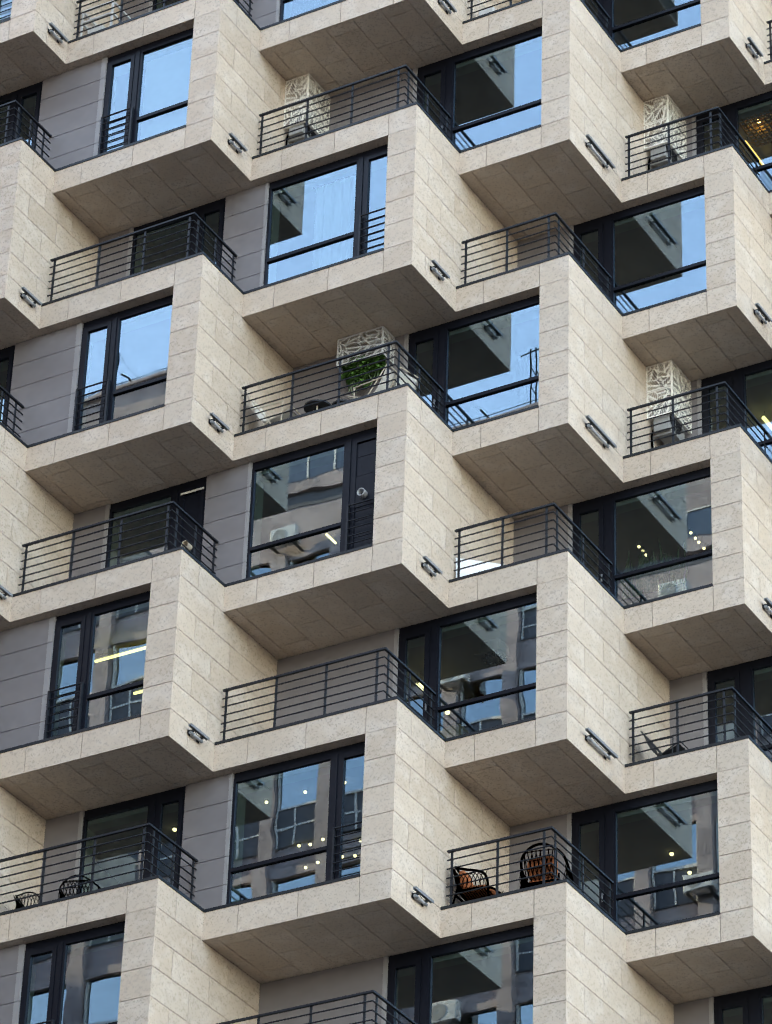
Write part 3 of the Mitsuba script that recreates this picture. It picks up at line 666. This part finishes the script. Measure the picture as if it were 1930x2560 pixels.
# ------------------------------------------------------------------ blinds and curtains behind the glass
grain_mat('blind_white', (0.72, 0.73, 0.74), 0.04, 8, rough=0.9, spec=0.1)
scene['sheer'] = {'type': 'twosided', 'bsdf': {'type': 'principled', 'base_color': {'type': 'rgb', 'value': [0.62, 0.64, 0.66]}, 'roughness': 0.9, 'specular': 0.1}}
def curtain(x0, x1, y, z0, z1, label, seed, mat='sheer'):
    t = thing('curtain', label, 'curtain')
    n = 90; xs = np.linspace(x0, x1, n); f = np.array([0.045 * math.sin(38 * q + 2 * math.sin(5 * q + seed)) for q in xs - x0])
    V = np.vstack([np.stack([xs, y + f * 0.6, np.full(n, z1)], 1), np.stack([xs, y + f, np.full(n, z0)], 1)]); F = []
    for i in range(n - 1): F += [[i, i + n, i + 1], [i + 1, i + n, i + n + 1]]
    put_mesh(t, 'cloth', trimesh.Trimesh(V, np.array(F), process=False), mat, smooth=True)
    put_mesh(t, 'rod', rod((x0 - 0.05, y, z1 + 0.02), (x1 + 0.05, y, z1 + 0.02), 0.012), 'lamp_metal', smooth=40)
def roller_blind(x0, x1, y, z0, z1, label):
    t = thing('roller_blind', label, 'blind')
    put_mesh(t, 'cloth', boxm(x0, x1, y, y + 0.004, z0, z1), 'blind_white')
    put_mesh(t, 'roll', rod((x0, y + 0.03, z1 + 0.02), (x1, y + 0.03, z1 + 0.02), 0.03, 12), 'blind_white', smooth=40)
    put_mesh(t, 'bottom_bar', boxm(x0, x1, y - 0.008, y + 0.012, z0 - 0.022, z0 - 0.001), 'ac_white')
def slat_blind(x0, x1, y, z0, z1, label):
    t = thing('slat_blind', label, 'blind')
    zz = z0
    while zz < z1:
        m = boxm(x0, x1, -0.014, 0.014, -0.001, 0.001); m.apply_transform(trimesh.transformations.rotation_matrix(0.7, (1, 0, 0))); m.apply_translation((0, y, zz)); put_mesh(t, 'slat', m, 'blind_white'); zz += 0.035
roller_blind(1.74, 2.98, YG[1] + 0.15, zs(1) + 0.75, zs(1) + 2.93, 'white roller blind drawn down in the upper left window')
curtain(4.95, 6.0, YG[2] + 0.20, zs(2) + 0.60, zs(2) + 2.95, 'thin white curtain in the right half of the upper middle window', 1.0)
slat_blind(4.10, 5.98, YG[2] + 0.17, zs(0) + 0.62, zs(0) + 2.0, 'white slatted blind in the window cut by the top edge')

# ------------------------------------------------------------------ lamps burning inside the flats
def emitter(c): return {'type': 'area', 'radiance': {'type': 'rgb', 'value': list(c)}}
def lit(parent, name, mesh, c, smooth=40):
    s = mikit.ply(mesh, 'lamp_tube_glass', smooth=smooth); s['emitter'] = emitter(c); return put(parent, name, s)
WARM, YEL, ORA = (0.19, 0.15, 0.072), (0.17, 0.137, 0.047), (0.145, 0.082, 0.018)
def tube_lamp(x0, y0, x1, y1, z, label, c=YEL, r=0.028, drop=0.2):
    t = thing('tube_lamp', label, 'lamp')
    lit(t, 'tube', rod((x0, y0, z), (x1, y1, z), r, 10), c)
    put_mesh(t, 'housing', cat([rod((x0, y0, z + 0.06), (x1, y1, z + 0.06), 0.02)]), 'lamp_metal')
    for a in (0.12, 0.88):
        px, py = x0 + (x1 - x0) * a, y0 + (y1 - y0) * a
        put_mesh(t, 'hanger', rod((px, py, z + 0.03), (px, py, z + drop), 0.006), 'lamp_metal')
def spot(x, y, z, label, r=0.035, group=None, c=WARM):
    t = thing('ceiling_spot', label, 'lamp', group)
    lit(t, 'bulb', trimesh.creation.icosphere(2, r).apply_translation((x, y, z)), c, True)
    put_mesh(t, 'collar', trimesh.creation.cylinder(radius=r * 1.25, height=0.06, sections=16).apply_translation((x, y, z + 0.045)), 'lamp_metal', smooth=40)
tube_lamp(0.92, 2.66, 2.25, 2.66, zs(5) + 3.0, 'long yellow lit tube lamp behind the window at lower left')
tube_lamp(0.91, 3.99, 1.35, 3.99, zs(5) + 3.0, 'short yellow lit tube lamp low in the lower left window')
tube_lamp(5.90, 5.91, 5.90, 6.36, zs(5) + 2.9, 'pair of lit tube lamps behind the balcony door below the middle, left tube', WARM, 0.02, 0.3)
tube_lamp(5.97, 5.91, 5.97, 6.36, zs(5) + 2.9, 'pair of lit tube lamps behind the balcony door below the middle, right tube', WARM, 0.02, 0.3)
tube_lamp(4.21, 5.25, 4.21, 5.60, zs(4) + 3.0, 'short pale lit tube lamp at the bottom of the window left of the middle', WARM, 0.025)
tube_lamp(11.30, 9.44, 11.30, 10.41, zs(1) + 3.0, 'long orange lit tube lamp in the window at upper right edge', ORA)
tube_lamp(11.32, 9.88, 11.32, 10.5, zs(3) + 3.0, 'yellow lit tube lamp in the window at the right edge', YEL, 0.04)
NTH = ['first', 'second', 'third', 'fourth', 'fifth']
for side, pts in (('left', [(9.47, 8.05), (9.465, 8.22), (9.46, 8.38)]), ('right', [(10.56, 8.05), (10.555, 8.26), (10.55, 8.42), (10.545, 8.66)])):
    for i, (x, y) in enumerate(pts): spot(x, y, zs(4) + 2.8, 'small lit pendant behind the window plants, %s from the top in the %s line' % (NTH[i], side), 0.030, 'pendants behind the window plants')
for row, pts in (('top', [(4.06, 3.88), (4.88, 3.86), (5.69, 3.86)]), ('middle', [(3.72, 5.59), (3.93, 5.64), (4.24, 5.57), (4.83, 5.91)]), ('bottom', [(3.38, 6.40), (3.69, 6.32), (3.89, 6.37), (4.21, 6.32), (4.44, 6.39)])):
    for i, (x, y) in enumerate(pts): spot(x, y, zs(6) + 3.2, 'small lit ceiling spot in the lower big window, %s row, %s from the left' % (row, NTH[i]), 0.032, 'ceiling spots in the lower window')
spot(9.67, 8.89, zs(6) + 3.2, 'lit ceiling spot in the lower right window, the upper left of the two', 0.04)
spot(9.64, 9.71, zs(6) + 3.2, 'lit ceiling spot in the lower right window, the lower right of the two', 0.04)
spot(2.01, 4.04, zs(6) + 3.2, 'lit ceiling spot high behind the glass door of the lower left balcony', 0.04)
spot(1.19, 5.38, zs(6) + 3.2, 'lit ceiling spot low behind the glass door of the lower left balcony', 0.035)
spot(5.92, 7.09, zs(5) + 2.9, 'small square lit lamp behind the railing below the middle of the photo', 0.05)
# radial ceiling diffuser
t = thing('air_diffuser', 'square ceiling air diffuser with radial slots behind the window below the middle', 'vent')
grain_mat('diffuser_grey', (0.40, 0.39, 0.37), 0.05, 5, rough=0.7)
zc = zs(5) + 2.95; cx, cy = 7.60, 5.82
put_mesh(t, 'plate', boxm(cx - 0.28, cx + 0.28, cy - 0.28, cy + 0.28, zc, zc + 0.02), 'diffuser_grey')
for q in range(20):
    a = q * math.pi / 10; m = boxm(0.10, 0.24, -0.012, 0.012, -0.006, -0.001); m.apply_transform(trimesh.transformations.rotation_matrix(a, (0, 0, 1))); m.apply_translation((cx, cy, zc))
    put_mesh(t, 'slot', m, 'lamp_black')
put_mesh(t, 'duct', boxm(cx - 0.2, cx + 0.2, cy - 0.2, cy + 0.2, zc + 0.021, zs(5) + H - 0.061), 'diffuser_grey')
# pale wooden cabinet standing just inside the glass
t = thing('wooden_cabinet', 'pale wooden cabinet behind the glass at the railing end below the middle', 'cabinet')
grain_mat('light_oak', (0.62, 0.42, 0.22), 0.15, 8, rough=0.5, stretch=(1, 1, 5))
put_mesh(t, 'body', rbox(7.02, 7.48, 4.82, 5.20, zs(5) + ST + 0.012, zs(5) + 1.13, 0.03), 'light_oak', smooth=30)
put_mesh(t, 'top', boxm(7.05, 7.45, 4.85, 5.17, zs(5) + 1.131, zs(5) + 1.15), 'light_oak')
# open grid ceiling in the upper right room
t = thing('grid_ceiling', 'golden square grid ceiling panel behind the upper right window', 'ceiling panel')
grain_mat('gold_grid', (0.62, 0.40, 0.12), 0.1, 10, rough=0.5)
for i in range(9):
    a = 11.42 + i * 0.105
    put_mesh(t, 'slat', boxm(a - 0.008, a + 0.008, 8.75, 9.75, zs(1) + 3.02, zs(1) + 3.08), 'gold_grid')
for i in range(10):
    a = 8.80 + i * 0.105
    put_mesh(t, 'cross_slat', boxm(11.41, 12.27, a - 0.008, a + 0.008, zs(1) + 3.025, zs(1) + 3.075), 'gold_grid')
spot(11.75, 9.15, zs(1) + 3.16, 'warm lamp glowing above the golden grid ceiling at upper right', 0.045, None, (1.0, 0.60, 0.16))
# ------------------------------------------------------------------ the street and the old building across it (seen in the window glass)
grain_mat('asphalt', (0.040, 0.039, 0.038), 0.3, 0.3, rough=0.9)
def old_stone_fn(p, n, uv):
    a = fbm(p.x * 0.9, p.y * 0.9, p.z * 0.9, 4); b = noise(p.x * 7, p.y * 7, p.z * 4)
    course = smoothstep(0.03, 0.0, dr.abs((p.z / 0.62) - dr.round(p.z / 0.62)) * 0.62)
    c = mix((0.33, 0.278, 0.278), (0.225, 0.19, 0.195), smoothstep(0.35, 0.65, a))
    c = mix(c, (0.33, 0.29, 0.28), smoothstep(0.6, 0.8, b) * 0.4)
    return c * (1 - 0.25 * course)
scene['old_stone'] = {'type': 'principled', 'base_color': proc(old_stone_fn), 'roughness': 0.85, 'specular': 0.15}
grain_mat('slate_panel', (0.06, 0.062, 0.075), 0.25, 3, rough=0.6)
diffuse_mat('old_frame', (0.5, 0.49, 0.47), 0.6)
scene['old_pane'] = {'type': 'plastic', 'diffuse_reflectance': {'type': 'rgb', 'value': [0.02, 0.028, 0.04]}, 'specular_reflectance': {'type': 'rgb', 'value': [0.72, 0.88, 1.0]}, 'int_ior': 4.2}
scene['attic_pane'] = {'type': 'plastic', 'diffuse_reflectance': {'type': 'rgb', 'value': [0.03, 0.035, 0.045]}, 'int_ior': 1.9}
put_mesh('', 'ground', boxm(-3000, 3000, -3000, 3000, GROUND - 1, GROUND), 'asphalt'); labels['ground'] = {'label': 'grey paved street ground far below the balconies', 'category': 'ground', 'kind': 'structure'}

OLD = thing('old_stone_building', 'old greyish pink stone building across the street, mirrored in the window glass', 'building')
YO, ZR = -25.0, 13.6
XA, XB = -46.0, 5.5
put_mesh(OLD, 'wall', boxm(XA, XB, YO - 16, YO, GROUND, ZR), 'old_stone')
put_mesh(OLD, 'cornice', cat([boxm(XA - 0.3, XB + 0.3, YO - 0.1, YO + 0.18, ZR + 0.001, ZR + 0.12), boxm(XA, XB, YO, YO + 0.12, 8.32, 8.5), boxm(XA, XB, YO, YO + 0.16, 10.38, 10.48)]), 'old_stone')
put_mesh(OLD, 'roof', boxm(XA, XB, YO - 16, YO - 0.11, ZR + 0.001, ZR + 0.12), 'slate_panel')
x = -33.0
while x < 1.0:
    w = holder(OLD, 'attic_window')
    put_mesh(w, 'pane', boxm(x, x + 0.88, YO, YO + 0.012, 10.86, 11.75), 'attic_pane'); put_mesh(w, 'frame', cat([boxm(x + 0.881, x + 0.94, YO, YO + 0.05, 10.86, 11.75), boxm(x, x + 0.88, YO, YO + 0.05, 11.75, 11.80)]), 'old_frame')
    x += 0.94
put_mesh(OLD, 'dark_band', boxm(-33, 1.0, YO, YO + 0.02, 9.92, 10.36), 'slate_panel')
STEP, PIL = 1.93, 0.45
x = -17.15 - 8 * STEP
while x < 2:
    put_mesh(OLD, 'pilaster', boxm(x, x + PIL, YO + 0.001, YO + 0.26, GROUND, 8.31), 'old_stone')
    x0, x1 = x + PIL, x + STEP
    for s in range(6):
        zt = 8.15 - s * 3.45
        w = holder(OLD, 'window')
        put_mesh(w, 'pane', boxm(x0 + 0.10, x1 - 0.10, YO, YO + 0.012, zt - 1.30, zt), 'old_pane')
        put_mesh(w, 'spandrel', boxm(x0 + 0.02, x1 - 0.02, YO, YO + 0.05, zt - 2.50, zt - 1.40), 'slate_panel')
        put_mesh(w, 'frame', cat([boxm(x0 + 0.04, x0 + 0.10, YO, YO + 0.09, zt - 2.5, zt), boxm(x1 - 0.10, x1 - 0.04, YO, YO + 0.09, zt - 2.5, zt), boxm(x0 + 0.68, x0 + 0.735, YO + 0.051, YO + 0.08, zt - 2.5, zt - 1.40),
                                 boxm(x0 + 0.10, x1 - 0.10, YO, YO + 0.10, zt - 1.40, zt - 1.33), boxm(x0 + 0.10, x1 - 0.10, YO + 0.051, YO + 0.07, zt - 2.0, zt - 1.95)]), 'old_frame')
        put_mesh(w, 'lintel', boxm(x0 + 0.001, x1 - 0.001, YO, YO + 0.14, zt + 0.001, zt + 0.22), 'old_stone')
    x += STEP
def roof_tube(parent, name, pts, r): put_mesh(parent, name, tube(np.array(pts, float), r, 6), 'lamp_metal', smooth=True)
ym = YO - 0.6
t = thing('roof_mast', 'twin pole roof mast with braces, mirrored in the window of the middle row', 'mast')
for a in (-7.16, -6.96): roof_tube(t, 'pole', [(a, ym, 13.6), (a, ym, 16.35)], 0.03)
for za in (13.9, 14.6, 15.3): roof_tube(t, 'brace', [(-7.16, ym, za + 0.4), (-6.96, ym, za)], 0.018)
roof_tube(t, 'stay', [(-6.96, ym, 15.5), (-6.2, ym, 14.2), (-5.6, ym, 13.6)], 0.024)
roof_tube(t, 'boom', [(-7.5, ym, 16.18), (-7.0, ym, 16.25), (-6.3, ym, 16.30)], 0.024)
roof_tube(t, 'stay', [(-8.85, ym, 14.7), (-8.45, ym, 14.1), (-8.0, ym, 13.6)], 0.028)
t = thing('roof_railing', 'low metal railing along the old roof edge, mirrored in the glass', 'railing')
for zz in (14.18, 13.90): roof_tube(t, 'rail', [(-30, YO - 0.3, zz), (0, YO - 0.3, zz)], 0.014)
for i in range(11): roof_tube(t, 'post', [(-29 + 2.9 * i, YO - 0.3, 13.6), (-29 + 2.9 * i, YO - 0.3, 14.2)], 0.013)
t = thing('roof_wire', 'thin sagging wire over the old roof, mirrored in the left window', 'wire')
s_ = np.linspace(-1, 1, 20); roof_tube(t, 'span', [(-16.46 + 1.45 * q, ym, 14.2 + 1.6 * q * q) for q in s_], 0.009)
roof_tube(t, 'pole', [(-17.91, ym, 13.6), (-17.91, ym, 15.9)], 0.035); roof_tube(t, 'pole', [(-15.01, ym, 13.6), (-15.01, ym, 15.9)], 0.035)
t = thing('satellite_dish', 'round satellite dish on the old roof, mirrored in the left window', 'satellite dish')
m = trimesh.creation.icosphere(3, 0.3); m.vertices *= (1, 0.3, 1); m.apply_translation((-17.25, ym, 14.12)); put_mesh(t, 'dish', m, 'ac_white', smooth=True)
roof_tube(t, 'arm', [(-17.45, ym + 0.3, 14.5), (-17.1, ym + 0.4, 14.2), (-16.92, ym + 0.3, 13.8)], 0.03); roof_tube(t, 'post', [(-17.25, ym - 0.1, 13.6), (-17.25, ym - 0.1, 14.1)], 0.03)
def wall_ac(x, z, label):
    t = thing('outdoor_unit', label, 'air conditioner')
    put_mesh(t, 'body', rbox(x - 0.45, x + 0.45, YO + 0.3, YO + 0.65, z - 0.3, z + 0.3, 0.03), 'ac_white', smooth=30)
    m = trimesh.creation.annulus(r_min=0.06, r_max=0.24, height=0.01, sections=24); m.apply_transform(trimesh.transformations.rotation_matrix(math.pi / 2, (1, 0, 0))); m.apply_translation((x - 0.12, YO + 0.656, z)); put_mesh(t, 'fan_grille', m, 'ac_grey', smooth=40)
    put_mesh(t, 'bracket', cat([boxm(x - 0.35, x - 0.3, YO + 0.01, YO + 0.68, z - 0.36, z - 0.301), boxm(x + 0.3, x + 0.35, YO + 0.01, YO + 0.68, z - 0.36, z - 0.301)]), 'lamp_black')
wall_ac(-12.75, 8.70, 'white outdoor unit on the old facade, mirrored in the window left of the middle')
wall_ac(-4.10, 8.75, 'white outdoor unit on the old facade, mirrored in the right middle window')
wall_ac(-8.95, 4.85, 'white outdoor unit on the old facade, mirrored below the middle')
wall_ac(-3.45, -0.95, 'white outdoor unit on the old facade, mirrored in the lower right window')
wall_ac(-9.0, -5.70, 'white outdoor unit on the old facade, mirrored in the bottom window')
# unseen masses added left of the building to keep sun off the street
n1 = thing('added_side_sun_block', 'plain beige mass added out of view at the left end to shade the street', 'building')
put_mesh(n1, 'wall', boxm(-44.0, -7.7, 0.6, 18, GROUND, 3.0), 'stone_4')
n2 = thing('added_end_sun_block', 'tall pale mass added out of view at the street end to block the sun', 'building')
put_mesh(n2, 'wall', boxm(-90.0, -64.0, -60, 60, GROUND, 12.0), 'old_stone')
